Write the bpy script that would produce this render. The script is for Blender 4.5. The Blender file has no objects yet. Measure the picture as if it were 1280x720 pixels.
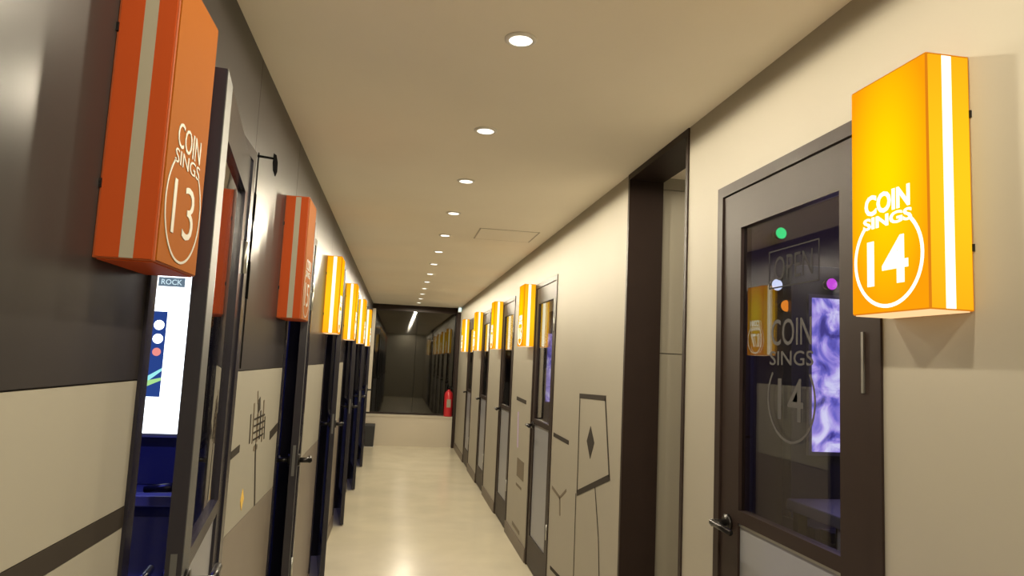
import bpy, bmesh, math, random
from mathutils import Vector, Matrix

sc = bpy.context.scene
COL = sc.collection

# ------------------------------------------------------------------ camera
YAW, PITCH, ROLL, FPX, HC = 0.157206, 0.106877, 0.046299, 868.86, 1.51744
fw = Vector((math.sin(YAW)*math.cos(PITCH), math.cos(YAW)*math.cos(PITCH), math.sin(PITCH)))
rt0 = Vector((math.cos(YAW), -math.sin(YAW), 0)); up0 = rt0.cross(fw)
rt = math.cos(ROLL)*rt0 + math.sin(ROLL)*up0
up = -math.sin(ROLL)*rt0 + math.cos(ROLL)*up0
cam_data = bpy.data.cameras.new('camera')
cam_data.sensor_width = 36.0
cam_data.lens = FPX/1280*36.0
cam_data.clip_start = 0.02
cam = bpy.data.objects.new('camera', cam_data)
m = Matrix((rt, up, -fw)).transposed().to_4x4()
m.translation = (0, 0, HC)
cam.matrix_world = m
COL.objects.link(cam)
sc.camera = cam

# ------------------------------------------------------------------ world, exposure
w = bpy.data.worlds.new('night')
w.use_nodes = True
w.node_tree.nodes['Background'].inputs[0].default_value = (0.012, 0.012, 0.016, 1)
w.node_tree.nodes['Background'].inputs[1].default_value = 1.0
sc.world = w
sc.view_settings.view_transform = 'Standard'
sc.view_settings.look = 'None'
sc.view_settings.exposure = 0.22
sc.view_settings.gamma = 1.0
sc.view_settings.use_curve_mapping = False

LAMP_POWER = 34.5
LAMP_COLOR = (1.0, 0.885, 0.665)

# ------------------------------------------------------------------ measures (metres, corridor runs along +Y)
XL, XR, H = -0.4855, 1.0558, 2.45
Y0, YE = -2.6, 12.32
DOOR_H = 2.14
LD = [(1.43 + 1.69*k, 2.25 + 1.69*k) for k in range(6)]                 # left door openings, outer frame
RD = [(1.39, 2.20)] + [(4.65 + 1.74*k, 5.41 + 1.74*k) for k in range(4)]  # right ones
NICHE = (2.46, 3.17)
LBOX = [1.175 + 1.69*k for k in range(6)]
RBOX = [1.137] + [5.425 + 1.74*k for k in range(4)]

# ------------------------------------------------------------------ materials
def mat(name, base, rough=0.5, metal=0.0, var=0.0, scale=6.0, bump=0.0, spec=0.5, coat=0.0, emit=None, estr=0.0):
    mm = bpy.data.materials.new(name); mm.use_nodes = True
    nt = mm.node_tree; b = nt.nodes['Principled BSDF']
    b.inputs['Base Color'].default_value = (*base, 1)
    b.inputs['Roughness'].default_value = rough
    b.inputs['Metallic'].default_value = metal
    b.inputs['Specular IOR Level'].default_value = spec
    if coat:
        b.inputs['Coat Weight'].default_value = coat
        b.inputs['Coat Roughness'].default_value = 0.12
    if emit:
        b.inputs['Emission Color'].default_value = (*emit, 1)
        b.inputs['Emission Strength'].default_value = estr
    if var or bump:
        tc = nt.nodes.new('ShaderNodeTexCoord')
        nz = nt.nodes.new('ShaderNodeTexNoise')
        nz.inputs['Scale'].default_value = scale
        nz.inputs['Detail'].default_value = 5
        nt.links.new(tc.outputs['Object'], nz.inputs['Vector'])
        if var:
            rp = nt.nodes.new('ShaderNodeValToRGB')
            rp.color_ramp.elements[0].position = 0.3
            rp.color_ramp.elements[1].position = 0.7
            rp.color_ramp.elements[0].color = (*[c*(1-var) for c in base], 1)
            rp.color_ramp.elements[1].color = (*[min(1, c*(1+var)) for c in base], 1)
            nt.links.new(nz.outputs['Fac'], rp.inputs['Fac'])
            nt.links.new(rp.outputs['Color'], b.inputs['Base Color'])
        if bump:
            bp = nt.nodes.new('ShaderNodeBump')
            bp.inputs['Strength'].default_value = bump
            bp.inputs['Distance'].default_value = 0.004
            nt.links.new(nz.outputs['Fac'], bp.inputs['Height'])
            nt.links.new(bp.outputs['Normal'], b.inputs['Normal'])
    return mm

def emat(name, color, strength):
    mm = bpy.data.materials.new(name); mm.use_nodes = True
    nt = mm.node_tree; nt.nodes.clear()
    e = nt.nodes.new('ShaderNodeEmission'); o = nt.nodes.new('ShaderNodeOutputMaterial')
    e.inputs[0].default_value = (*color, 1); e.inputs[1].default_value = strength
    nt.links.new(e.outputs[0], o.inputs[0])
    return mm

def glass(name, tint, refl, rough=0.0):
    """thin pane: tinted see-through plus mirror reflection that grows at grazing angles"""
    mm = bpy.data.materials.new(name); mm.use_nodes = True
    nt = mm.node_tree; nt.nodes.clear()
    t = nt.nodes.new('ShaderNodeBsdfTransparent'); g = nt.nodes.new('ShaderNodeBsdfGlossy')
    lw = nt.nodes.new('ShaderNodeLayerWeight'); pw = nt.nodes.new('ShaderNodeMath'); pw.operation = 'POWER'; pw.inputs[1].default_value = 5.0; mx = nt.nodes.new('ShaderNodeMixShader'); o = nt.nodes.new('ShaderNodeOutputMaterial')
    ad = nt.nodes.new('ShaderNodeMath'); ad.operation = 'ADD'; ad.use_clamp = True
    lw.inputs['Blend'].default_value = 0.5
    ad.inputs[1].default_value = refl
    t.inputs[0].default_value = (*tint, 1); g.inputs['Roughness'].default_value = rough
    g.inputs[0].default_value = (0.95, 0.95, 0.95, 1)
    nt.links.new(lw.outputs['Facing'], pw.inputs[0]); nt.links.new(pw.outputs[0], ad.inputs[0]); nt.links.new(ad.outputs[0], mx.inputs[0])
    nt.links.new(t.outputs[0], mx.inputs[1]); nt.links.new(g.outputs[0], mx.inputs[2]); nt.links.new(mx.outputs[0], o.inputs[0])
    return mm

def sign_glow(name, hot, cool, strength, center, radius):
    """backlit acrylic: lamp behind the sheet, brightest in front of the tube (object space)"""
    mm = bpy.data.materials.new(name); mm.use_nodes = True
    nt = mm.node_tree; nt.nodes.clear()
    tc = nt.nodes.new('ShaderNodeTexCoord'); mp = nt.nodes.new('ShaderNodeMapping')
    gr = nt.nodes.new('ShaderNodeTexGradient'); gr.gradient_type = 'SPHERICAL'
    mp.inputs['Location'].default_value = [-c/r for c, r in zip(center, radius)]
    mp.inputs['Scale'].default_value = [1/r for r in radius]
    rp = nt.nodes.new('ShaderNodeValToRGB')
    rp.color_ramp.elements[0].color = (*cool, 1); rp.color_ramp.elements[1].color = (*hot, 1)
    rp.color_ramp.elements[1].position = 0.75
    e = nt.nodes.new('ShaderNodeEmission'); o = nt.nodes.new('ShaderNodeOutputMaterial')
    e.inputs[1].default_value = strength
    nt.links.new(tc.outputs['Object'], mp.inputs[0]); nt.links.new(mp.outputs[0], gr.inputs[0])
    nt.links.new(gr.outputs[0], rp.inputs[0]); nt.links.new(rp.outputs[0], e.inputs[0]); nt.links.new(e.outputs[0], o.inputs[0])
    return mm

M = {}
M['ceiling'] = mat('ceiling_paint', (0.965, 0.90, 0.79), 0.85, var=0.03, scale=1.2)
M['cream'] = mat('cream_wall_paint', (0.385, 0.355, 0.292), 0.55, var=0.03, scale=1.5, spec=0.35)
M['cream_panel'] = mat('cream_panel_film', (0.375, 0.355, 0.298), 0.5, var=0.025, scale=2, spec=0.3)
M['end_cream'] = mat('pale_cream_laminate', (0.62, 0.56, 0.46), 0.5, var=0.02, scale=2)
M['hatch_joint'] = mat('hatch_joint', (0.50, 0.44, 0.36), 0.7)
M['ink'] = mat('matt_black_ink', (0.006, 0.006, 0.006), 0.95, spec=0.0)
M['floor'] = mat('polished_cream_floor', (0.72, 0.665, 0.52), 0.20, var=0.07, scale=2.4, spec=0.5)
M['dark_film'] = mat('dark_grey_film', (0.036, 0.032, 0.032), 0.30, var=0.05, scale=3, spec=0.2)
M['taupe'] = mat('taupe_film', (0.24, 0.205, 0.17), 0.45, var=0.04, scale=3)
M['black_line'] = mat('black_vinyl', (0.045, 0.037, 0.030), 0.8, spec=0.15)
M['brown_line'] = mat('brown_vinyl', (0.16, 0.125, 0.085), 0.5)
M['yellow_line'] = mat('yellow_vinyl', (0.85, 0.55, 0.10), 0.5)  # colour of a painted light reflection
M['lilac_line'] = mat('lilac_vinyl', (0.50, 0.40, 0.62), 0.5)  # colour of a purple glow painted on the wall
M['frame'] = mat('dark_brown_metal', (0.030, 0.019, 0.016), 0.45, var=0.06, scale=8, spec=0.2)
M['leaf_navy'] = mat('dark_slate_metal', (0.024, 0.022, 0.030), 0.18, var=0.05, scale=8, spec=0.35)
M['leaf_edge'] = mat('brushed_aluminium', (0.50, 0.50, 0.47), 0.35, metal=0.9)
M['dull_metal'] = mat('dull_grey_metal', (0.10, 0.10, 0.10), 0.5, metal=0.2)
M['grey_panel'] = mat('grey_laminate', (0.27, 0.275, 0.30), 0.35)
M['baseboard'] = mat('brown_grey_skirting', (0.15, 0.118, 0.092), 0.45, var=0.06, scale=6)
M['black_metal'] = mat('black_metal', (0.02, 0.018, 0.018), 0.3, metal=0.6)
M['chrome'] = mat('chrome', (0.75, 0.76, 0.8), 0.12, metal=1.0)
M['glass'] = glass('door_glass', (0.86, 0.86, 0.88), 0.09)
M['dark_glass'] = glass('night_window_glass', (0.10, 0.10, 0.10), 0.10, 0.03)
M['frost'] = mat('frosted_lettering', (0.085, 0.08, 0.082), 0.8, spec=0.2)
M['faint_frost'] = mat('faint_frosted_lettering', (0.035, 0.033, 0.036), 0.8, spec=0.1)
M['booth_dark'] = mat('booth_wall', (0.050, 0.042, 0.048), 0.6, var=0.1, scale=4)
M['booth_blue'] = mat('booth_wall_navy', (0.10, 0.11, 0.20), 0.5, var=0.1, scale=4)
M['machine'] = mat('machine_body', (0.04, 0.042, 0.075), 0.35)
M['machine_trim'] = mat('machine_trim', (0.12, 0.12, 0.17), 0.35)
M['lit_front'] = sign_glow('lit_orange_front', (1.0, 0.72, 0.0), (0.98, 0.325, 0.003), 0.96, (0, 0.0, 0.28), (0.3, 0.14, 0.30))
M['lit_side'] = sign_glow('lit_orange_side', (1.0, 0.58, 0.012), (0.93, 0.30, 0.006), 0.98, (0, 0.0, 0.25), (0.4, 0.4, 0.40))
M['lit_edge'] = emat('lit_orange_edge', (0.88, 0.27, 0.01), 0.72)
M['lit_white'] = emat('lit_white_acrylic', (1.0, 0.93, 0.68), 1.5)
M['lit_bottom'] = emat('lit_bottom_acrylic', (1.0, 0.62, 0.30), 1.0)
M['off_front'] = mat('unlit_orange_front', (0.30, 0.088, 0.008), 0.75, spec=0.05)
M['off_side'] = mat('unlit_orange_side', (0.44, 0.068, 0.012), 0.6, spec=0.15)
M['off_edge'] = mat('unlit_orange_edge', (0.40, 0.085, 0.02), 0.45)
M['off_white'] = mat('unlit_white_acrylic', (0.36, 0.33, 0.255), 0.5)
M['lamp_ring'] = mat('white_lamp_ring', (0.85, 0.83, 0.78), 0.35)
M['lamp_face'] = emat('lamp_diffuser', (1.0, 0.94, 0.80), 3.0)
M['screen_white'] = emat('screen_white', (0.86, 0.93, 1.0), 2.6)
M['screen_navy'] = emat('screen_navy', (0.02, 0.05, 0.22), 1.0)
M['screen_dark'] = emat('screen_dark_print', (0.12, 0.17, 0.22), 1.0)
M['screen_pale'] = emat('screen_pale_print', (0.55, 0.72, 0.80), 1.0)
M['screen_red'] = emat('screen_red_print', (0.75, 0.25, 0.22), 1.0)
M['screen_cyan'] = emat('screen_cyan_print', (0.30, 0.75, 0.78), 1.0)
M['screen_green'] = emat('screen_green_print', (0.35, 0.65, 0.25), 1.0)
for n, c, s in (('green', (0.01, 0.75, 0.22), 1.3), ('white', (0.62, 0.70, 0.95), 1.3), ('magenta', (0.62, 0.06, 0.75), 1.2), ('orange', (0.95, 0.28, 0.02), 1.0)):
    M['party_'+n] = emat('party_lens_'+n, c, s)
M['red_paint'] = mat('red_paint', (0.62, 0.03, 0.04), 0.3)
M['black_plastic'] = mat('black_plastic', (0.022, 0.022, 0.024), 0.45)
M['bag'] = mat('bin_liner', (0.55, 0.53, 0.48), 0.4)
M['white_plastic'] = mat('white_plastic', (0.8, 0.8, 0.78), 0.4)
M['exit_glow'] = emat('emergency_lens', (0.75, 1.0, 0.92), 1.2)
M['outside'] = mat('night_outside', (0.03, 0.03, 0.035), 0.8)

# purple music video on the karaoke screens
def video_mat():
    mm = bpy.data.materials.new('music_video'); mm.use_nodes = True
    nt = mm.node_tree; nt.nodes.clear()
    tc = nt.nodes.new('ShaderNodeTexCoord'); nz = nt.nodes.new('ShaderNodeTexNoise')
    nz.inputs['Scale'].default_value = 11; nz.inputs['Detail'].default_value = 3; nz.inputs['Distortion'].default_value = 1.1
    rp = nt.nodes.new('ShaderNodeValToRGB')
    el = rp.color_ramp.elements
    el[0].position = 0.33; el[0].color = (0.05, 0.04, 0.26, 1)
    el[1].position = 0.66; el[1].color = (0.72, 0.70, 1.0, 1)
    k = el.new(0.45); k.color = (0.16, 0.14, 0.62, 1)
    k = el.new(0.53); k.color = (0.42, 0.32, 0.85, 1)
    e = nt.nodes.new('ShaderNodeEmission'); o = nt.nodes.new('ShaderNodeOutputMaterial')
    e.inputs[1].default_value = 1.15
    nt.links.new(tc.outputs['Object'], nz.inputs['Vector']); nt.links.new(nz.outputs['Fac'], rp.inputs[0])
    nt.links.new(rp.outputs[0], e.inputs[0]); nt.links.new(e.outputs[0], o.inputs[0])
    return mm
M['video'] = video_mat()

# ------------------------------------------------------------------ helpers
def bx(bm, x0, x1, y0, y1, z0, z1):
    if x0 > x1: x0, x1 = x1, x0
    if y0 > y1: y0, y1 = y1, y0
    v = [bm.verts.new(p) for p in ((x0,y0,z0),(x1,y0,z0),(x1,y1,z0),(x0,y1,z0),(x0,y0,z1),(x1,y0,z1),(x1,y1,z1),(x0,y1,z1))]
    for f in ((0,3,2,1),(4,5,6,7),(0,1,5,4),(1,2,6,5),(2,3,7,6),(3,0,4,7)):
        bm.faces.new([v[i] for i in f])

def cyl(bm, p0, p1, r0, r1=None, n=20, cap=True):
    p0, p1 = Vector(p0), Vector(p1); r1 = r0 if r1 is None else r1
    d = (p1-p0).normalized(); a = d.orthogonal().normalized(); b = d.cross(a)
    A = [bm.verts.new(p0 + r0*(math.cos(t)*a + math.sin(t)*b)) for t in (2*math.pi*i/n for i in range(n))]
    B = [bm.verts.new(p1 + r1*(math.cos(t)*a + math.sin(t)*b)) for t in (2*math.pi*i/n for i in range(n))]
    for i in range(n): bm.faces.new((A[i], A[(i+1) % n], B[(i+1) % n], B[i]))
    if cap:
        bm.faces.new(A[::-1]); bm.faces.new(B)

def lathe(bm, prof, n=24, c=(0, 0, 0)):
    rings = []
    for r, z in prof:
        rings.append([bm.verts.new((c[0]+r*math.cos(2*math.pi*i/n), c[1]+r*math.sin(2*math.pi*i/n), c[2]+z)) for i in range(n)])
    for A, B in zip(rings, rings[1:]):
        for i in range(n): bm.faces.new((A[i], A[(i+1) % n], B[(i+1) % n], B[i]))
    bm.faces.new(rings[0][::-1]); bm.faces.new(rings[-1])

def tube(bm, pts, r, n=8):
    pts = [Vector(p) for p in pts]; rings = []
    for i, p in enumerate(pts):
        d = (pts[min(i+1, len(pts)-1)] - pts[max(i-1, 0)]).normalized()
        ref = Vector((0, 0, 1)) if abs(d.z) < 0.9 else Vector((1, 0, 0))
        a = d.cross(ref).normalized(); b = d.cross(a)
        rings.append([bm.verts.new(p + r*(math.cos(t)*a + math.sin(t)*b)) for t in (2*math.pi*k/n for k in range(n))])
    for A, B in zip(rings, rings[1:]):
        for k in range(n): bm.faces.new((A[k], A[(k+1) % n], B[(k+1) % n], B[k]))
    bm.faces.new(rings[0][::-1]); bm.faces.new(rings[-1])

def obj(name, bm, material, parent=None, loc=(0, 0, 0), smooth=False, bevel=0.0):
    if bevel:
        bmesh.ops.bevel(bm, geom=list(bm.edges), offset=bevel, segments=2, affect='EDGES', profile=0.5)
    bmesh.ops.recalc_face_normals(bm, faces=bm.faces)
    me = bpy.data.meshes.new(name)
    bm.to_mesh(me); bm.free()
    if smooth:
        for p in me.polygons: p.use_smooth = True
    me.materials.append(M[material] if isinstance(material, str) else material)
    o = bpy.data.objects.new(name, me); COL.objects.link(o)
    o.location = loc
    if parent: o.parent = parent
    return o

def boxes(name, material, parent, *bs, loc=(0, 0, 0), bevel=0.0):
    bm = bmesh.new()
    for b in bs: bx(bm, *b)
    return obj(name, bm, material, parent, loc, bevel=bevel)

def tag(o, label=None, cat=None, group=None, kind=None):
    if label: o['label'] = label
    if cat: o['category'] = cat
    if group: o['group'] = group
    if kind: o['kind'] = kind
    return o

def empty(name, loc=(0, 0, 0), parent=None):
    o = bpy.data.objects.new(name, None); o.location = loc; COL.objects.link(o)
    o.empty_display_size = 0.05
    if parent: o.parent = parent
    return o

def struct(o, label, cat=None):
    return tag(o, label, cat, kind='structure')

def text_bm(body, width, height, depth=0.002, weight=0.012):
    """lettering fitted to width x height in local X/Y, centred on the origin, thickness along +Z"""
    cu = bpy.data.curves.new('lettering', 'FONT')
    cu.body = body; cu.size = 1.0; cu.offset = weight; cu.extrude = 0.01; cu.resolution_u = 3
    o = bpy.data.objects.new('lettering', cu); COL.objects.link(o)
    bpy.context.view_layer.update()
    me = bpy.data.meshes.new_from_object(o.evaluated_get(bpy.context.evaluated_depsgraph_get()))
    bpy.data.objects.remove(o); bpy.data.curves.remove(cu)
    bm = bmesh.new(); bm.from_mesh(me); bpy.data.meshes.remove(me)
    xs = [v.co.x for v in bm.verts]; ys = [v.co.y for v in bm.verts]
    cx, cy = (min(xs)+max(xs))/2, (min(ys)+max(ys))/2
    sx, sy = width/(max(xs)-min(xs)), height/(max(ys)-min(ys))
    for v in bm.verts:
        v.co = Vector(((v.co.x-cx)*sx, (v.co.y-cy)*sy, (v.co.z+0.01)*depth/0.02))
    return bm

def ring_bm(r, wd, a0, a1, depth=0.002, n=40):
    """open ring in local X/Y from angle a0 to a1 (radians), thickness along +Z"""
    bm = bmesh.new(); rows = []
    for i in range(n+1):
        t = a0 + (a1-a0)*i/n; c, s = math.cos(t), math.sin(t)
        rows.append([bm.verts.new((q*c, q*s, z)) for q, z in ((r-wd/2, 0), (r+wd/2, 0), (r+wd/2, depth), (r-wd/2, depth))])
    for A, B in zip(rows, rows[1:]):
        for k in range(4): bm.faces.new((A[k], A[(k+1) % 4], B[(k+1) % 4], B[k]))
    bm.faces.new(rows[0][::-1]); bm.faces.new(rows[-1])
    return bm

def face_matrix(side, x, y, z):
    """local X/Y/Z of lettering -> reading direction, up, out of the wall. side=+1: left wall (faces +X)."""
    return Matrix(((0, 0, side, x), (side, 0, 0, y), (0, 1, 0, z), (0, 0, 0, 1)))

def put(bm, mtx):
    bm.transform(mtx); return bm

def poly_bm(pts, side, x, thick=0.0015):
    """flat polygon given as (y, z) points on a wall plane"""
    bm = bmesh.new()
    A = [bm.verts.new((x, y, z)) for y, z in pts]; B = [bm.verts.new((x+side*thick, y, z)) for y, z in pts]
    n = len(pts)
    bm.faces.new(A); bm.faces.new(B[::-1])
    for i in range(n): bm.faces.new((A[i], A[(i+1) % n], B[(i+1) % n], B[i]))
    return bm

def stroke(p, q, wd):
    """(y, z) quad of a straight line of width wd"""
    d = Vector((q[0]-p[0], q[1]-p[1])).normalized(); nrm = Vector((-d.y, d.x))*wd/2
    return [(p[0]+nrm.x, p[1]+nrm.y), (p[0]-nrm.x, p[1]-nrm.y), (q[0]-nrm.x, q[1]-nrm.y), (q[0]+nrm.x, q[1]+nrm.y)]

# ------------------------------------------------------------------ floor and ceiling
XB_L, XB_R = -1.95, 2.95
struct(boxes('floor', 'floor', None, (XB_L-0.1, XB_R+0.1, Y0-0.1, YE+2.0, -0.1, 0)), 'polished cream floor running the length of the corridor', 'floor')
struct(boxes('ceiling', 'ceiling', None, (XB_L-0.1, XB_R+0.1, Y0-0.1, YE+2.0, H, H+0.1)), 'smooth cream painted ceiling above the corridor', 'ceiling')

# ------------------------------------------------------------------ left wall
T = 0.10
segs = []
edges = [Y0] + [v for d in LD for v in d] + [YE]
solid = [(edges[i], edges[i+1]) for i in range(0, len(edges), 2)]
bm = bmesh.new()
for y0, y1 in solid: bx(bm, XL-T, XL-0.008, y0, y1, 0, H)
for y0, y1 in LD: bx(bm, XL-T, XL-0.008, y0, y1, DOOR_H, H)
wl = struct(obj('wall_left', bm, 'booth_dark'), 'left corridor wall with dark upper band and cream lower panels', 'wall')
G = 0.0015
for i, (y0, y1) in enumerate(solid):
    boxes('upper_panel', 'dark_film', wl, (XL-0.008, XL, y0+G, y1-G, 1.4535, H-0.001))
    if i == 0:
        boxes('cream_panel', 'cream_panel', wl, (XL-0.008, XL, y0+G, y1-G, 1.2195, 1.4505))
        boxes('trim_strip', 'black_line', wl, (XL-0.008, XL+0.001, y0+G, y1-G, 1.181, 1.218))
        boxes('cream_panel', 'cream_panel', wl, (XL-0.008, XL, y0+G, y1-G, 0.10, 1.1795))
    else:
        boxes('cream_panel', 'cream_panel', wl, (XL-0.008, XL, y0+G, y1-G, 0.9525, 1.4505))
        boxes('lower_panel', 'taupe', wl, (XL-0.008, XL, y0+G, y1-G, 0.10, 0.9495))
for y0, y1 in LD:
    boxes('upper_panel', 'dark_film', wl, (XL-0.008, XL, y0+G, y1-G, DOOR_H+G, H-0.001))
bm = bmesh.new()
for y0, y1 in solid: bx(bm, XL-0.008, XL+0.010, y0, y1, 0, 0.10)
struct(obj('baseboard_left', bm, 'baseboard'), 'low brown skirting along the dark-banded wall', 'baseboard')

# ------------------------------------------------------------------ right wall
holes = sorted(RD + [NICHE])
edges = [Y0] + [v for d in holes for v in d] + [YE]
rsolid = [(edges[i], edges[i+1]) for i in range(0, len(edges), 2)]
bm = bmesh.new()
for y0, y1 in rsolid: bx(bm, XR, XR+T, y0, y1, 0, H)
for y0, y1 in RD: bx(bm, XR, XR+T, y0, y1, DOOR_H, H)
struct(obj('wall_right', bm, 'cream'), 'plain cream corridor wall carrying the lit number signs', 'wall')
bm = bmesh.new()
for y0, y1 in rsolid: bx(bm, XR-0.012, XR, y0, y1, 0, 0.10)
struct(obj('baseboard_right', bm, 'baseboard'), 'low brown skirting along the plain cream wall', 'baseboard')

# ------------------------------------------------------------------ ends of the corridor
struct(boxes('wall_back', 'cream', None, (XL-T, XR+T, Y0-0.1, Y0, 0, H)), 'cream wall closing the corridor behind', 'wall')
we = struct(boxes('wall_end', 'end_cream', None, (XL-T, XR+T, YE, YE+0.26, 0, 0.50)), 'low cream wall under the dark end window', 'wall')
boxes('ledge', 'end_cream', we, (XL-T, XR+T, YE-0.012, YE+0.26, 0.50, 0.525))
win = struct(empty('window_1', ((XL+XR)/2, YE+0.23, 0.525)), 'large dark night window at the corridor end', 'window')
def wpart(n, mt, *b): return boxes(n, mt, win, *[(x0-(XL+XR)/2, x1-(XL+XR)/2, y0-YE-0.23, y1-YE-0.23, z0-0.525, z1-0.525) for x0, x1, y0, y1, z0, z1 in b])
wpart('window_frame', 'frame', (XL, XR, YE+0.20, YE+0.26, 0.525, 0.555), (XL, XR, YE+0.20, YE+0.26, 2.34, 2.45))
wpart('mullion', 'end_cream', (XL, XL+0.055, YE+0.16, YE+0.26, 0.555, 2.36))
wpart('mullion', 'frame', (XR-0.06, XR, YE+0.20, YE+0.26, 0.555, 2.34))
wpart('pane', 'dark_glass', (XL+0.055, 0.30, YE+0.225, YE+0.235, 0.555, 2.34))
wpart('pane', 'dark_glass', (0.304, XR-0.06, YE+0.225, YE+0.235, 0.555, 2.34))
struct(boxes('trim_1', 'frame', None, (XR-0.055, XR-0.001, YE-0.075, YE-0.013, 0, 2.40)), 'dark upright post at the window end of the cream wall', 'trim')
struct(boxes('wall_outside', 'outside', None, (XB_L-0.1, XB_R+0.1, YE+2.0, YE+2.1, -0.1, H+0.1)), 'dark wall seen faintly beyond the end window', 'wall')

# ------------------------------------------------------------------ booths behind the doors
struct(boxes('wall_booths_left', 'booth_blue', None, (XB_L-0.1, XB_L, Y0-0.1, YE+2.0, 0, H)), 'navy back wall of the booths', 'wall')
struct(boxes('wall_booths_right', 'booth_dark', None, (XB_R, XB_R+0.1, Y0-0.1, YE+2.0, 0, H)), 'dark back wall of the booths', 'wall')
for i, y in enumerate([1.08] + [2.80 + 1.69*k for k in range(6)]):
    struct(boxes('wall_partition_%d' % (i+1), 'booth_blue', None, (XB_L, XL-T, y, y+0.05, 0, H)), 'navy partition between two booths', 'wall')
for i, y in enumerate([0.70, 2.37, 4.22] + [5.96 + 1.74*k for k in range(4)]):
    struct(boxes('wall_partition_%d' % (i+8), 'booth_dark', None, (XR+T, XB_R, y, y+0.05, 0, H)), 'dark partition between two booths', 'wall')

# side passage behind the tall open doorway
ps = struct(boxes('wall_passage', 'booth_dark', None, (XR+T, XB_R, NICHE[1]+0.012, NICHE[1]+0.06, 0, H)), 'cream panelled wall inside the side passage', 'wall')
for z0, z1 in ((0.0, 1.592), (1.596, H-0.06)):
    boxes('cream_panel', 'cream', ps, (XR+T+0.001, XB_R, NICHE[1], NICHE[1]+0.012, z0, z1))
boxes('cornice', 'cream_panel', ps, (XR+T+0.001, XB_R, NICHE[1]-0.004, NICHE[1]+0.012, H-0.058, H-0.001))
struct(boxes('wall_passage_near', 'cream', None, (XR+T, XB_R, 2.421, NICHE[0]-0.002, 0, H)), 'near cream wall of the side passage', 'wall')
# deep dark lining of the doorway
dn = struct(empty('door_12', (XR, (NICHE[0]+NICHE[1])/2, 0)), 'tall open doorway with deep dark lining and no door', 'doorway')
yc = (NICHE[0]+NICHE[1])/2
def npart(n, *b): return boxes(n, 'frame', dn, *[(x0-XR, x1-XR, y0-yc, y1-yc, z0, z1) for x0, x1, y0, y1, z0, z1 in b])
npart('jamb', (XR-0.006, XR+0.165, NICHE[0], NICHE[0]+0.022, 0, H-0.002))
npart('jamb', (XR-0.006, XR+0.165, NICHE[1]-0.022, NICHE[1], 0, H-0.002))
npart('head', (XR-0.006, XR+0.165, NICHE[0]+0.022, NICHE[1]-0.022, H-0.030, H-0.002))

# ------------------------------------------------------------------ doors
def make_door(n, side, y0, y1, label, ajar=0.0, st=0.115, leaf_mat='frame'):
    """side=+1 left wall (hinged at the far jamb), -1 right wall (hinged at the near jamb)"""
    X = XL if side > 0 else XR
    root = struct(empty('door_%d' % n, (X, (y0+y1)/2, 0)), label, 'door')
    hy = (y1-y0)/2; jw = 0.036
    d_in = -side*T
    # frame: two jambs and a head, a little proud of the wall
    for a, b in ((-hy, -hy+jw), (hy-jw, hy)):
        boxes('jamb', leaf_mat, root, (d_in, side*0.006, a, b, 0, DOOR_H-jw))
    boxes('head', leaf_mat, root, (d_in, side*0.006, -hy, hy, DOOR_H-jw, DOOR_H))
    # leaf, local u runs from the hinge to the free edge
    v = -side
    hinge = (0, (hy-jw-0.002)*side, 0)
    w = 2*hy - 2*jw - 0.006; th = 0.030; hh = DOOR_H-jw-0.004
    def U(a, b): return (v*a, v*b) if v > 0 else (v*b, v*a)
    def B(u0, u1, z0, z1, x0=-th, x1=0.0):
        ya, yb = U(u0, u1)
        xs = sorted((side*x0, side*x1))
        return (xs[0], xs[1], ya, yb, z0, z1)
    bm = bmesh.new()
    for b in (B(0, st, 0.012, hh), B(w-st, w, 0.012, hh), B(st, w-st, 1.98, hh), B(st, w-st, 1.062, 1.10), B(st, w-st, 0.012, 0.235)):
        bx(bm, *b)
    leaf = obj('leaf', bm, leaf_mat, root, loc=hinge)
    leaf.rotation_euler.z = -ajar*side*v if side > 0 else 0
    boxes('glass_pane', 'glass', leaf, B(st, w-st, 1.10, 1.98, -0.019, -0.011))
    boxes('lower_panel', 'grey_panel', leaf, B(st, w-st, 0.235, 1.062, -0.022, -0.008))
    boxes('glazing_bead', 'leaf_edge', leaf, B(st, w-st, 1.054, 1.062, -0.008, -0.003))
    # lever handle on both faces
    for f in ((0.0, 1), (-th, -1)):
        bm = bmesh.new(); x0, s2 = f
        uy = v*(w-0.055)
        cyl(bm, (side*x0, uy, 1.05), (side*(x0+s2*0.010), uy, 1.05), 0.026)
        cyl(bm, (side*x0, uy, 1.05), (side*(x0+s2*0.058), uy, 1.05), 0.011)
        cyl(bm, (side*(x0+s2*0.052), uy+v*0.008, 1.05), (side*(x0+s2*0.052), uy-v*0.115, 1.046), 0.0105, 0.0085)
        obj('handle', bm, 'black_metal', leaf, smooth=True)
    if side > 0:
        boxes('stile_cover', 'dull_metal', leaf, B(w-0.100, w-0.006, 0.012, hh, 0.0, 0.0012))
    boxes('lock_plate', 'dull_metal', leaf, B(w, w+0.0012, 0.99, 1.12, -0.021, -0.009))
    # hinges
    for z in (0.35, 1.75):
        bm = bmesh.new(); cyl(bm, (side*0.005, 0, z), (side*0.005, 0, z+0.10), 0.007, n=10)
        obj('hinge', bm, 'leaf_edge', leaf, smooth=True)
    return root, leaf, (w, st, v)

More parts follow.
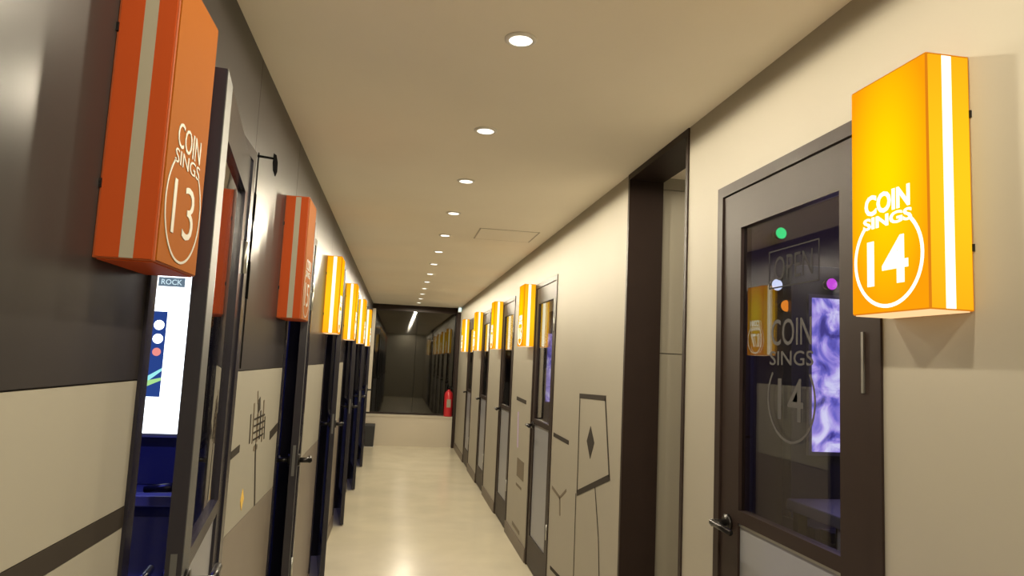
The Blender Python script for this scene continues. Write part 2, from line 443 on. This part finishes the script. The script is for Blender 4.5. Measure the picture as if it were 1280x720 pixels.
left_words = ['beside the unlit sign 13', 'beside the unlit sign 15', 'beside the lit sign 17', 'beside the lit sign 19', 'beside the lit sign 21', 'beside the lit sign 23']
for k, (y0, y1) in enumerate(LD):
    make_door(k+1, 1, y0, y1, 'dark framed booth door standing ajar ' + left_words[k], ajar=math.radians(7.6 if k != 1 else 6.6), leaf_mat='leaf_navy')
right_words = ['beside the lit sign 14', 'before the lit sign 16', 'before the lit sign 18', 'before the lit sign 20', 'before the lit sign 22']
rdoors = []
for k, (y0, y1) in enumerate(RD):
    rdoors.append(make_door(k+7, -1, y0, y1, 'closed dark brown glazed booth door ' + right_words[k], st=0.115 if k == 0 else 0.078))

# lettering on the glass of the first right door (reads from the corridor)
root, leaf, (w_, st_, v_) = rdoors[0]
def on_glass(name, bm, yw, z, mt='frost'):
    o = obj(name, put(bm, face_matrix(-1, 0, 0, 0)), mt, leaf)
    o.location = (0.0105, yw - (leaf.location.y + root.location.y), z)
    return o
on_glass('title_lettering', text_bm('COIN', 0.20, 0.075, 0.0008, 0.004), 1.775, 1.638)
on_glass('subtitle_lettering', text_bm('SINGS', 0.215, 0.040, 0.0008, 0.004), 1.775, 1.565)
on_glass('ring_mark', ring_bm(0.115, 0.007, math.radians(142), math.radians(398), 0.0008), 1.775, 1.452)
on_glass('number_lettering', text_bm('14', 0.125, 0.115, 0.0008, 0.004), 1.775, 1.452)
on_glass('notice_lettering', text_bm('OPEN', 0.19, 0.07, 0.0008, -0.004), 1.765, 1.822, 'faint_frost')
bm = bmesh.new()
for b in ((-0.125, 0.125, 0.052, 0.056, 0, 0.0008), (-0.125, 0.125, -0.056, -0.052, 0, 0.0008), (-0.125, -0.121, -0.052, 0.052, 0, 0.0008), (0.121, 0.125, -0.052, 0.052, 0, 0.0008)): bx(bm, *b)
on_glass('notice_border', bm, 1.765, 1.822, 'faint_frost')
bm = bmesh.new(); bx(bm, 0.0, -0.004, -0.004, 0.004, -0.07, 0.07)
pl = obj('pull_strip', bm, 'leaf_edge', leaf); pl.location = (0.0, 1.455 - (leaf.location.y + root.location.y), 1.555)

# ------------------------------------------------------------------ number signs
BT, BW, BZ0, BZ1 = 0.095, 0.225, 1.65, 2.148
def make_sign(num, side, y, lit):
    X = XL if side > 0 else XR
    pre = 'lit' if lit else 'off'
    place = {13: 'sign box reading 13 beside the first ajar door', 15: 'sign box reading 15 beside the second ajar door'}
    wd = {17: 'seventeen', 19: 'nineteen', 21: 'twenty-one', 23: 'twenty-three', 14: 'fourteen', 16: 'sixteen', 18: 'eighteen', 20: 'twenty', 22: 'twenty-two'}
    nxt = {17: 'next to the unlit orange signs', 19: 'following seventeen', 21: 'following nineteen', 23: 'last on the dark-banded wall', 14: 'over the bare cream wall',
           16: 'past the figure decal', 18: 'following sixteen', 20: 'following eighteen', 22: 'last on the cream wall'}
    lab = ('glowing yellow-orange sign box numbered %s, %s' % (wd[num], nxt[num])) if lit else \
          ('unlit orange number ' + place[num])
    bh = BZ1-BZ0
    root = tag(empty('sign_box', (X, y+BW/2, BZ0)), lab, 'sign', None)
    hw = BW/2
    def S(a, b): return tuple(sorted((side*a, side*b)))
    # casing with thin edges
    bm = bmesh.new(); x0, x1 = S(0, BT-0.002)
    bx(bm, x0, x1, -hw+0.002, hw-0.002, 0.002, bh)
    obj('casing', bm, pre+'_edge', root, bevel=0.0015)
    x0, x1 = S(BT-0.002, BT)
    boxes('front_panel', pre+'_front', root, (x0, x1, -hw+0.0045, hw-0.0045, 0.0045, bh-0.0045))
    for e in (-1, 1):            # the two narrow sides carry an upright white stripe
        y_a, y_b = sorted((e*(hw-0.002), e*hw))
        sf = boxes('side_panel', pre+'_side', root, (*S(0.004, 0.040), y_a, y_b, 0.0045, bh-0.0045), (*S(0.061, BT-0.006), y_a, y_b, 0.0045, bh-0.0045))
        boxes('light_stripe', pre+'_white', sf, (*S(0.040, 0.061), y_a, y_b, 0.0045, bh-0.0045))
    boxes('bottom_panel', 'lit_bottom' if lit else 'off_side', root, (*S(0.006, BT-0.006), -hw+0.006, hw-0.006, 0.0, 0.0022))
    for z in (0.115, 0.375):
        boxes('wall_bracket', 'black_metal', root, (*S(0, 0.004), -hw-0.003, -hw+0.002, z, z+0.014))
    wm = pre+'_white'
    fm = lambda z: face_matrix(side, side*BT, 0, z)
    obj('title_lettering', put(text_bm('COIN', 0.132, 0.044, 0.0012, 0.03 if lit else 0.0), fm(0.229)), wm, root)
    obj('subtitle_lettering', put(text_bm('SINGS', 0.142, 0.025, 0.0012, 0.03 if lit else 0.0), fm(0.191)), wm, root)
    obj('number_lettering', put(text_bm(str(num), 0.118 if num > 11 else 0.06, 0.095, 0.0012, 0.02 if lit else -0.008), fm(0.106)), wm, root)
    obj('ring_mark', put(ring_bm(0.097, 0.0075 if lit else 0.0045, math.radians(132), math.radians(408), 0.0012), fm(0.112)), wm, root)
    return root
for k, y in enumerate(LBOX): make_sign(13+2*k, 1, y, k > 1)
for k, y in enumerate(RBOX): make_sign(14+2*k, -1, y, True)

# ------------------------------------------------------------------ ceiling downlights
def make_downlight(x, y, label, group, power=LAMP_POWER):
    root = tag(empty('downlight', (x, y, H)), label, 'ceiling light', group)
    bm = bmesh.new()
    n = 28; prof = ((0.034, 0.0), (0.047, 0.0), (0.047, -0.003), (0.042, -0.006), (0.034, -0.006))
    rings = [[bm.verts.new((r*math.cos(2*math.pi*i/n), r*math.sin(2*math.pi*i/n), z)) for i in range(n)] for r, z in prof]
    for A, B in zip(rings, rings[1:]+rings[:1]):
        for i in range(n): bm.faces.new((A[i], A[(i+1) % n], B[(i+1) % n], B[i]))
    obj('trim_ring', bm, 'lamp_ring', root, smooth=True)
    bm = bmesh.new(); cyl(bm, (0, 0, -0.001), (0, 0, -0.004), 0.034, n=28)
    obj('diffuser', bm, 'lamp_face', root)
    ld = bpy.data.lights.new('downlight_lamp', 'SPOT'); ld.shadow_soft_size = 0.03; ld.spot_size = math.radians(176); ld.spot_blend = 0.085
    ld.energy = power; ld.color = LAMP_COLOR
    lo = bpy.data.objects.new('downlight_lamp', ld); COL.objects.link(lo); lo.parent = root; lo.location = (0, 0, -0.008)
    return root
for k in range(-5, 13):
    make_downlight(0.294, 1.905 + 0.8223*k, 'small round white recessed downlight in the corridor ceiling row', 'corridor downlights')
make_downlight(1.95, 2.82, 'small round recessed downlight in the side passage ceiling', None, 14.0)

# ceiling access hatch
hr = tag(empty('ceiling_hatch', (0.73, 5.02, H)), 'flush cream access hatch with thin dark joint in the ceiling', 'hatch')
boxes('panel', 'ceiling', hr, (-0.205, 0.205, -0.205, 0.205, -0.003, 0))
boxes('joint', 'hatch_joint', hr, (-0.217, -0.207, -0.217, 0.217, -0.002, 0), (0.207, 0.217, -0.217, 0.217, -0.002, 0), (-0.207, 0.207, -0.217, -0.207, -0.002, 0), (-0.207, 0.207, 0.207, 0.217, -0.002, 0))

# ------------------------------------------------------------------ line-art decals on the walls
def decal(name, label, side, items, cy, cz):
    X = (XL if side > 0 else XR)
    root = tag(empty(name, (X+side*0.0004, cy, cz)), label, 'wall decal')
    for nm, pts, mt in items:
        obj(nm, poly_bm([(y-cy, z-cz) for y, z in pts], side, 0.0, 0.0015), mt, root)
    return root

decal('figure_decal', 'black line-art box figure with a diamond on the cream wall', -1, [
    ('line', stroke((3.965, 1.345), (3.445, 1.360), 0.026), 'black_line'),
    ('line', stroke((3.955, 1.345), (3.945, 0.80), 0.012), 'black_line'),
    ('line', stroke((3.455, 1.360), (3.350, 0.985), 0.016), 'black_line'),
    ('line', stroke((3.950, 0.795), (3.340, 0.985), 0.030), 'black_line'),
    ('diamond', [(3.71, 1.195), (3.775, 1.108), (3.70, 1.022), (3.630, 1.115)], 'black_line'),
    ('leg_line', stroke((3.968, 0.79), (3.955, 0.11), 0.010), 'black_line'),
    ('leg_line', stroke((3.590, 0.895), (3.50, 0.66), 0.010), 'black_line'),
    ('leg_line', stroke((3.50, 0.66), (3.40, 0.11), 0.010), 'black_line')], 3.70, 0.75)
decal('dash_decal', 'short black dash decals and a forked mark beside door 16', -1, [
    ('dash', stroke((4.60, 1.056), (4.18, 1.050), 0.026), 'black_line'),
    ('fork_line', stroke((4.585, 0.715), (4.35, 0.690), 0.020), 'brown_line'),
    ('fork_line', stroke((4.36, 0.690), (4.20, 0.765), 0.016), 'brown_line'),
    ('fork_line', stroke((4.36, 0.695), (4.34, 0.585), 0.026), 'brown_line'),
    ('dash', stroke((4.55, 0.215), (4.20, 0.235), 0.022), 'black_line')], 4.40, 0.6)
decal('notice_decal', 'small dash, lilac strip and brown square decals between two closed doors', -1, [
    ('dash', stroke((6.10, 1.210), (5.64, 1.200), 0.032), 'black_line'),
    ('strip', stroke((5.99, 1.10), (5.95, 0.80), 0.05), 'lilac_line'),  # purple glow on the wall, painted as a flat strip
    ('square', [(5.94, 0.72), (5.62, 0.72), (5.62, 0.57), (5.94, 0.57)], 'brown_line'),
    ('dash', stroke((5.95, 0.50), (5.70, 0.50), 0.02), 'brown_line'),
    ('dash', stroke((6.06, 0.155), (5.70, 0.150), 0.03), 'brown_line')], 5.87, 0.7)

rng = random.Random(4)
items = []
for i, (y, zt, zb, wd) in enumerate(((2.53, 1.30, 1.20, 0.010), (2.575, 1.335, 1.195, 0.012), (2.655, 1.345, 1.300, 0.040), (2.655, 1.295, 1.190, 0.026), (2.705, 1.30, 1.195, 0.012), (2.755, 1.335, 1.180, 0.016), (2.80, 1.27, 1.185, 0.010), (2.62, 1.375, 1.33, 0.008))):
    items.append(('tower_stroke', stroke((y, zt), (y+0.015, zb), wd), 'brown_line' if i % 2 else 'black_line'))
for i in range(4):
    z = 1.205 + i*0.024
    items.append(('window_dash', stroke((2.60, z), (2.79, z+0.002), 0.006), 'black_line'))
items.append(('stem', stroke((2.655, 1.185), (2.735, 0.955), 0.014), 'black_line'))
items.append(('stem_head', stroke((2.625, 1.172), (2.69, 1.172), 0.018), 'brown_line'))
items.append(('dash', stroke((2.94, 1.183), (3.115, 1.203), 0.034), 'black_line'))
items.append(('dash', stroke((2.275, 1.195), (2.39, 1.203), 0.024), 'black_line'))
items.append(('flame', [(2.50, 1.055), (2.525, 1.02), (2.50, 0.985), (2.475, 1.02)], 'yellow_line'))  # small light reflection on the panel, painted as a yellow diamond
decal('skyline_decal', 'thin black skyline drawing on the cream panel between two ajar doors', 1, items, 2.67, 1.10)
items = [('post_line', stroke((2.300, 2.155), (2.300, 1.46), 0.010), 'ink'),
         ('arm_line', stroke((2.285, 2.140), (2.540, 2.205), 0.008), 'ink'),
         ('lamp_head', [(2.545, 2.225), (2.590, 2.232), (2.625, 2.215), (2.630, 2.180), (2.600, 2.155), (2.555, 2.165), (2.540, 2.190)], 'ink')]
for z0, z1, wd in ((2.02, 1.93, 0.030), (1.90, 1.84, 0.022), (1.80, 1.68, 0.034)):
    items.append(('post_block', stroke((2.300, z0), (2.300, z1), wd), 'ink'))
decal('street_lamp_decal', 'thin black street lamp drawing on the dark upper wall band', 1, items, 2.30, 1.8)

# ------------------------------------------------------------------ things inside the booths
def make_machine(cx, y, wdt, label, kind, sz0, sz1, sx0, sx1):
    """karaoke cabinet standing against a partition, screen facing -Y"""
    root = tag(empty('karaoke_machine', (cx, y, 0)), label, 'karaoke machine', 'karaoke machines in the booths')
    hw = wdt/2
    boxes('cabinet', 'machine', root, (-hw, hw, -0.20, 0, 0, 1.02), (-hw, hw, -0.06, 0, 1.02, 1.92), bevel=0.004)
    bz = boxes('bezel', 'machine_trim', root, (sx0-cx-0.012, sx1-cx+0.012, -0.075, -0.06, sz0-0.014, sz1+0.014))
    if kind == 'white':
        s = boxes('screen', 'screen_white', root, (sx0-cx, sx1-cx, -0.079, -0.075, sz0, sz1))
        bm = text_bm('ROCK', 0.072, 0.020, 0.0006, 0.01)
        bm.transform(Matrix(((1, 0, 0, 0), (0, 0, -1, 0), (0, 1, 0, 0), (0, 0, 0, 1))))
        tx = (sx0+sx1)/2-cx-0.004
        boxes('logo_plate', 'screen_dark', s, (tx-0.046, tx+0.046, -0.0797, -0.079, sz1-0.122, sz1-0.088))
        lg = obj('logo_lettering', bm, 'screen_pale', s); lg.location = (tx, -0.0797, sz1-0.105)
        px0, px1 = sx0-cx+0.004, sx0-cx+0.055
        boxes('picture', 'screen_navy', s, (px0, px1, -0.0797, -0.079, 1.335, 1.645))
        for nm, z, r, mt in (('round_icon', 1.595, 0.018, 'screen_white'), ('round_icon', 1.545, 0.018, 'screen_white'), ('round_icon', 1.497, 0.015, 'screen_red')):
            bm = bmesh.new(); cyl(bm, (px0+0.026, -0.0797, z), (px0+0.026, -0.0803, z), r, n=16)
            obj(nm, bm, mt, s)
        for z0, z1, mt in ((1.395, 1.440, 'screen_cyan'), (1.380, 1.405, 'screen_green')):
            bm = bmesh.new()
            vs = [bm.verts.new(p) for p in ((px0, -0.0803, z0-0.01), (px1, -0.0803, z1-0.01), (px1, -0.0803, z1), (px0, -0.0803, z0+0.012))]
            bm.faces.new(vs); obj('beam', bm, mt, s)
    else:
        boxes('screen', 'video', root, (sx0-cx, sx1-cx, -0.079, -0.075, sz0, sz1))
    boxes('control_shelf', 'machine_trim', root, (-hw+0.02, hw-0.02, -0.26, -0.20, 0.985, 1.02), bevel=0.003)
    boxes('coin_panel', 'machine_trim', root, (-hw+0.04, hw-0.04, -0.206, -0.20, 0.66, 0.94))
    boxes('coin_slot', 'chrome', root, (-0.02, 0.02, -0.210, -0.206, 0.82, 0.90))
    boxes('speaker_grille', 'black_plastic', root, (-hw+0.04, hw-0.04, -0.206, -0.20, 0.18, 0.58))
    return root
make_machine(-0.90, 2.798, 0.46, 'karaoke machine with bright white screen inside the booth behind sign 13', 'white', 1.205, 1.86, -0.898, -0.772)
make_machine(1.70, 2.368, 0.62, 'karaoke machine with purple video screen inside the booth behind door 14', 'video', 1.255, 1.80, 1.46, 1.94)
for k in range(4):
    make_machine(1.40, 5.958+1.74*k, 0.44, 'karaoke machine with purple screen in the booth ' + ('beside sign sixteen', 'beside sign eighteen', 'beside sign twenty', 'beside sign twenty-two')[k], 'video', 1.20, 1.78, 1.20, 1.60)

def make_fill_strip(x0, x1, y, z, label, color, power, glow):  # unseen light strips, added to tint and brighten the dark booths
    root = tag(empty('led_strip', ((x0+x1)/2, y, z)), label, 'led light', 'LED strips in the booths')
    hl = (x1-x0)/2
    boxes('profile', 'leaf_edge', root, (-hl, hl, -0.012, 0.012, 0.008, 0.016))
    boxes('diffuser', emat('led_'+label.split()[0], color, glow), root, (-hl, hl, -0.010, 0.010, 0.0, 0.008))
    ld = bpy.data.lights.new('led_lamp', 'AREA'); ld.shape = 'RECTANGLE'; ld.size = x1-x0; ld.size_y = 0.02; ld.energy = power; ld.color = color
    lo = bpy.data.objects.new('led_lamp', ld); COL.objects.link(lo); lo.parent = root; lo.location = (0, 0, -0.004)
make_fill_strip(-1.5, -0.75, 2.2, H-0.016, 'blue LED strip on the ceiling above the white-screen machine', (0.12, 0.14, 1.0), 22.0, 2.0)
for k in range(1, 6):
    make_fill_strip(-1.5, -0.75, 2.2+1.69*k, H-0.016, 'dim blue LED strip on the ceiling of an empty booth', (0.16, 0.20, 1.0), 2.5, 2.0)
make_fill_strip(1.3, 2.0, 1.7, H-0.016, 'violet LED strip on the ceiling above the console table', (0.65, 0.45, 1.0), 3.0, 2.0)
make_fill_strip(1.3, 2.0, 5.0, H-0.016, 'indigo LED strip on the ceiling of the booth past the doorway', (0.25, 0.25, 1.0), 8.0, 2.0)

# a microphone lying on the white-screen machine's shelf
mr = tag(empty('microphone', (-0.80, 2.52, 1.045)), 'chrome-headed microphone on the white-screen machine shelf', 'microphone')
bm = bmesh.new(); cyl(bm, (0, 0, 0), (0.11, 0.0, 0.01), 0.011, 0.017); obj('handle', bm, 'black_metal', mr, smooth=True)
bm = bmesh.new(); bmesh.ops.create_uvsphere(bm, u_segments=16, v_segments=10, radius=0.025); bmesh.ops.translate(bm, verts=bm.verts, vec=(0.125, 0, 0.011))
obj('head', bm, 'chrome', mr, smooth=True)

# console table in the booth behind door 14
ct = tag(empty('console_table', (1.62, 1.98, 0)), 'dark console table below the purple screen behind door 14', 'table')
boxes('table_top', 'machine_trim', ct, (-0.36, 0.36, -0.14, 0.14, 1.09, 1.125), bevel=0.004)
boxes('apron', 'grey_panel', ct, (-0.35, 0.35, -0.125, -0.11, 1.00, 1.09))
for sx in (-1, 1):
    for sy in (-1, 1):
        boxes('leg', 'black_metal', ct, (sx*0.33-0.015, sx*0.33+0.015, sy*0.11-0.015, sy*0.11+0.015, 0, 1.09))

# small coloured party lights on the partition behind door 14
for nm, x, z in (('green', 1.364, 2.037), ('white', 1.349, 1.844), ('magenta', 1.526, 1.852), ('orange', 1.385, 1.769)):
    yb = 2.37 if x < 1.39 else 2.308
    r = tag(empty('party_light', (x, yb, z)), 'small round %s party light in the booth behind door 14' % nm, 'party light', 'booth party lights')
    bm = bmesh.new(); cyl(bm, (0, 0, 0), (0, -0.035, 0), 0.016, 0.024, n=16); obj('housing', bm, 'black_metal', r, smooth=True)
    bm = bmesh.new(); cyl(bm, (0, -0.035, 0), (0, -0.040, 0), 0.021, 0.014, n=16); obj('lens', bm, 'party_'+nm, r)

# ------------------------------------------------------------------ far end: bin, extinguisher, emergency light
br = tag(empty('waste_bin', (-0.390, 12.14, 0)), 'black waste bin with pale liner rim at the corridor end', 'bin')
bm = bmesh.new()
def taper(bm, x, y, z0, z1, s0, s1):
    v = [bm.verts.new((sx*s, sy*s*1.0, z)) for z, s in ((z0, s0), (z1, s1)) for sx, sy in ((-1, -1), (1, -1), (1, 1), (-1, 1))]
    for f in ((0,3,2,1),(4,5,6,7),(0,1,5,4),(1,2,6,5),(2,3,7,6),(3,0,4,7)): bm.faces.new([v[i] for i in f])
taper(bm, 0, 0, 0.012, 0.35, 0.072, 0.084)
obj('body', bm, 'black_plastic', br, bevel=0.006)
bm = bmesh.new(); taper(bm, 0, 0, 0.345, 0.385, 0.088, 0.080); obj('lid', bm, 'black_plastic', br, bevel=0.006)
bm = bmesh.new(); taper(bm, 0, 0, 0.0, 0.013, 0.086, 0.086); obj('base_plate', bm, 'bag', br, bevel=0.003)

er = tag(empty('fire_extinguisher', (0.930, 12.43, 0.525)), 'red fire extinguisher standing on the ledge by the window', 'fire extinguisher')
bm = bmesh.new(); lathe(bm, ((0.070, 0.0), (0.076, 0.012), (0.076, 0.37), (0.066, 0.41), (0.040, 0.44), (0.024, 0.452), (0.024, 0.47)), 24); obj('cylinder', bm, 'red_paint', er, smooth=True)
bm = bmesh.new(); lathe(bm, ((0.018, 0.468), (0.022, 0.475), (0.022, 0.515), (0.014, 0.525)), 16); obj('valve', bm, 'black_metal', er, smooth=True)
boxes('lever', 'black_metal', er, (-0.012, 0.012, -0.085, 0.02, 0.523, 0.535), (-0.012, 0.012, -0.080, 0.0, 0.500, 0.508))
bm = bmesh.new(); tube(bm, [(0.018, 0, 0.495), (0.060, 0, 0.50), (0.092, 0, 0.44), (0.094, 0, 0.30), (0.088, 0, 0.16)], 0.009); obj('hose', bm, 'black_plastic', er, smooth=True)
boxes('label_plate', 'off_white', er, (-0.035, 0.035, -0.0785, -0.073, 0.16, 0.30))

lr = tag(empty('emergency_light', (1.022, 12.18, H)), 'small white emergency light on the ceiling by the end post', 'emergency light')
boxes('housing', 'white_plastic', lr, (-0.030, 0.030, -0.03, 0.03, -0.10, 0), bevel=0.004)
boxes('lens', 'exit_glow', lr, (-0.022, 0.022, -0.034, -0.03, -0.085, -0.02))
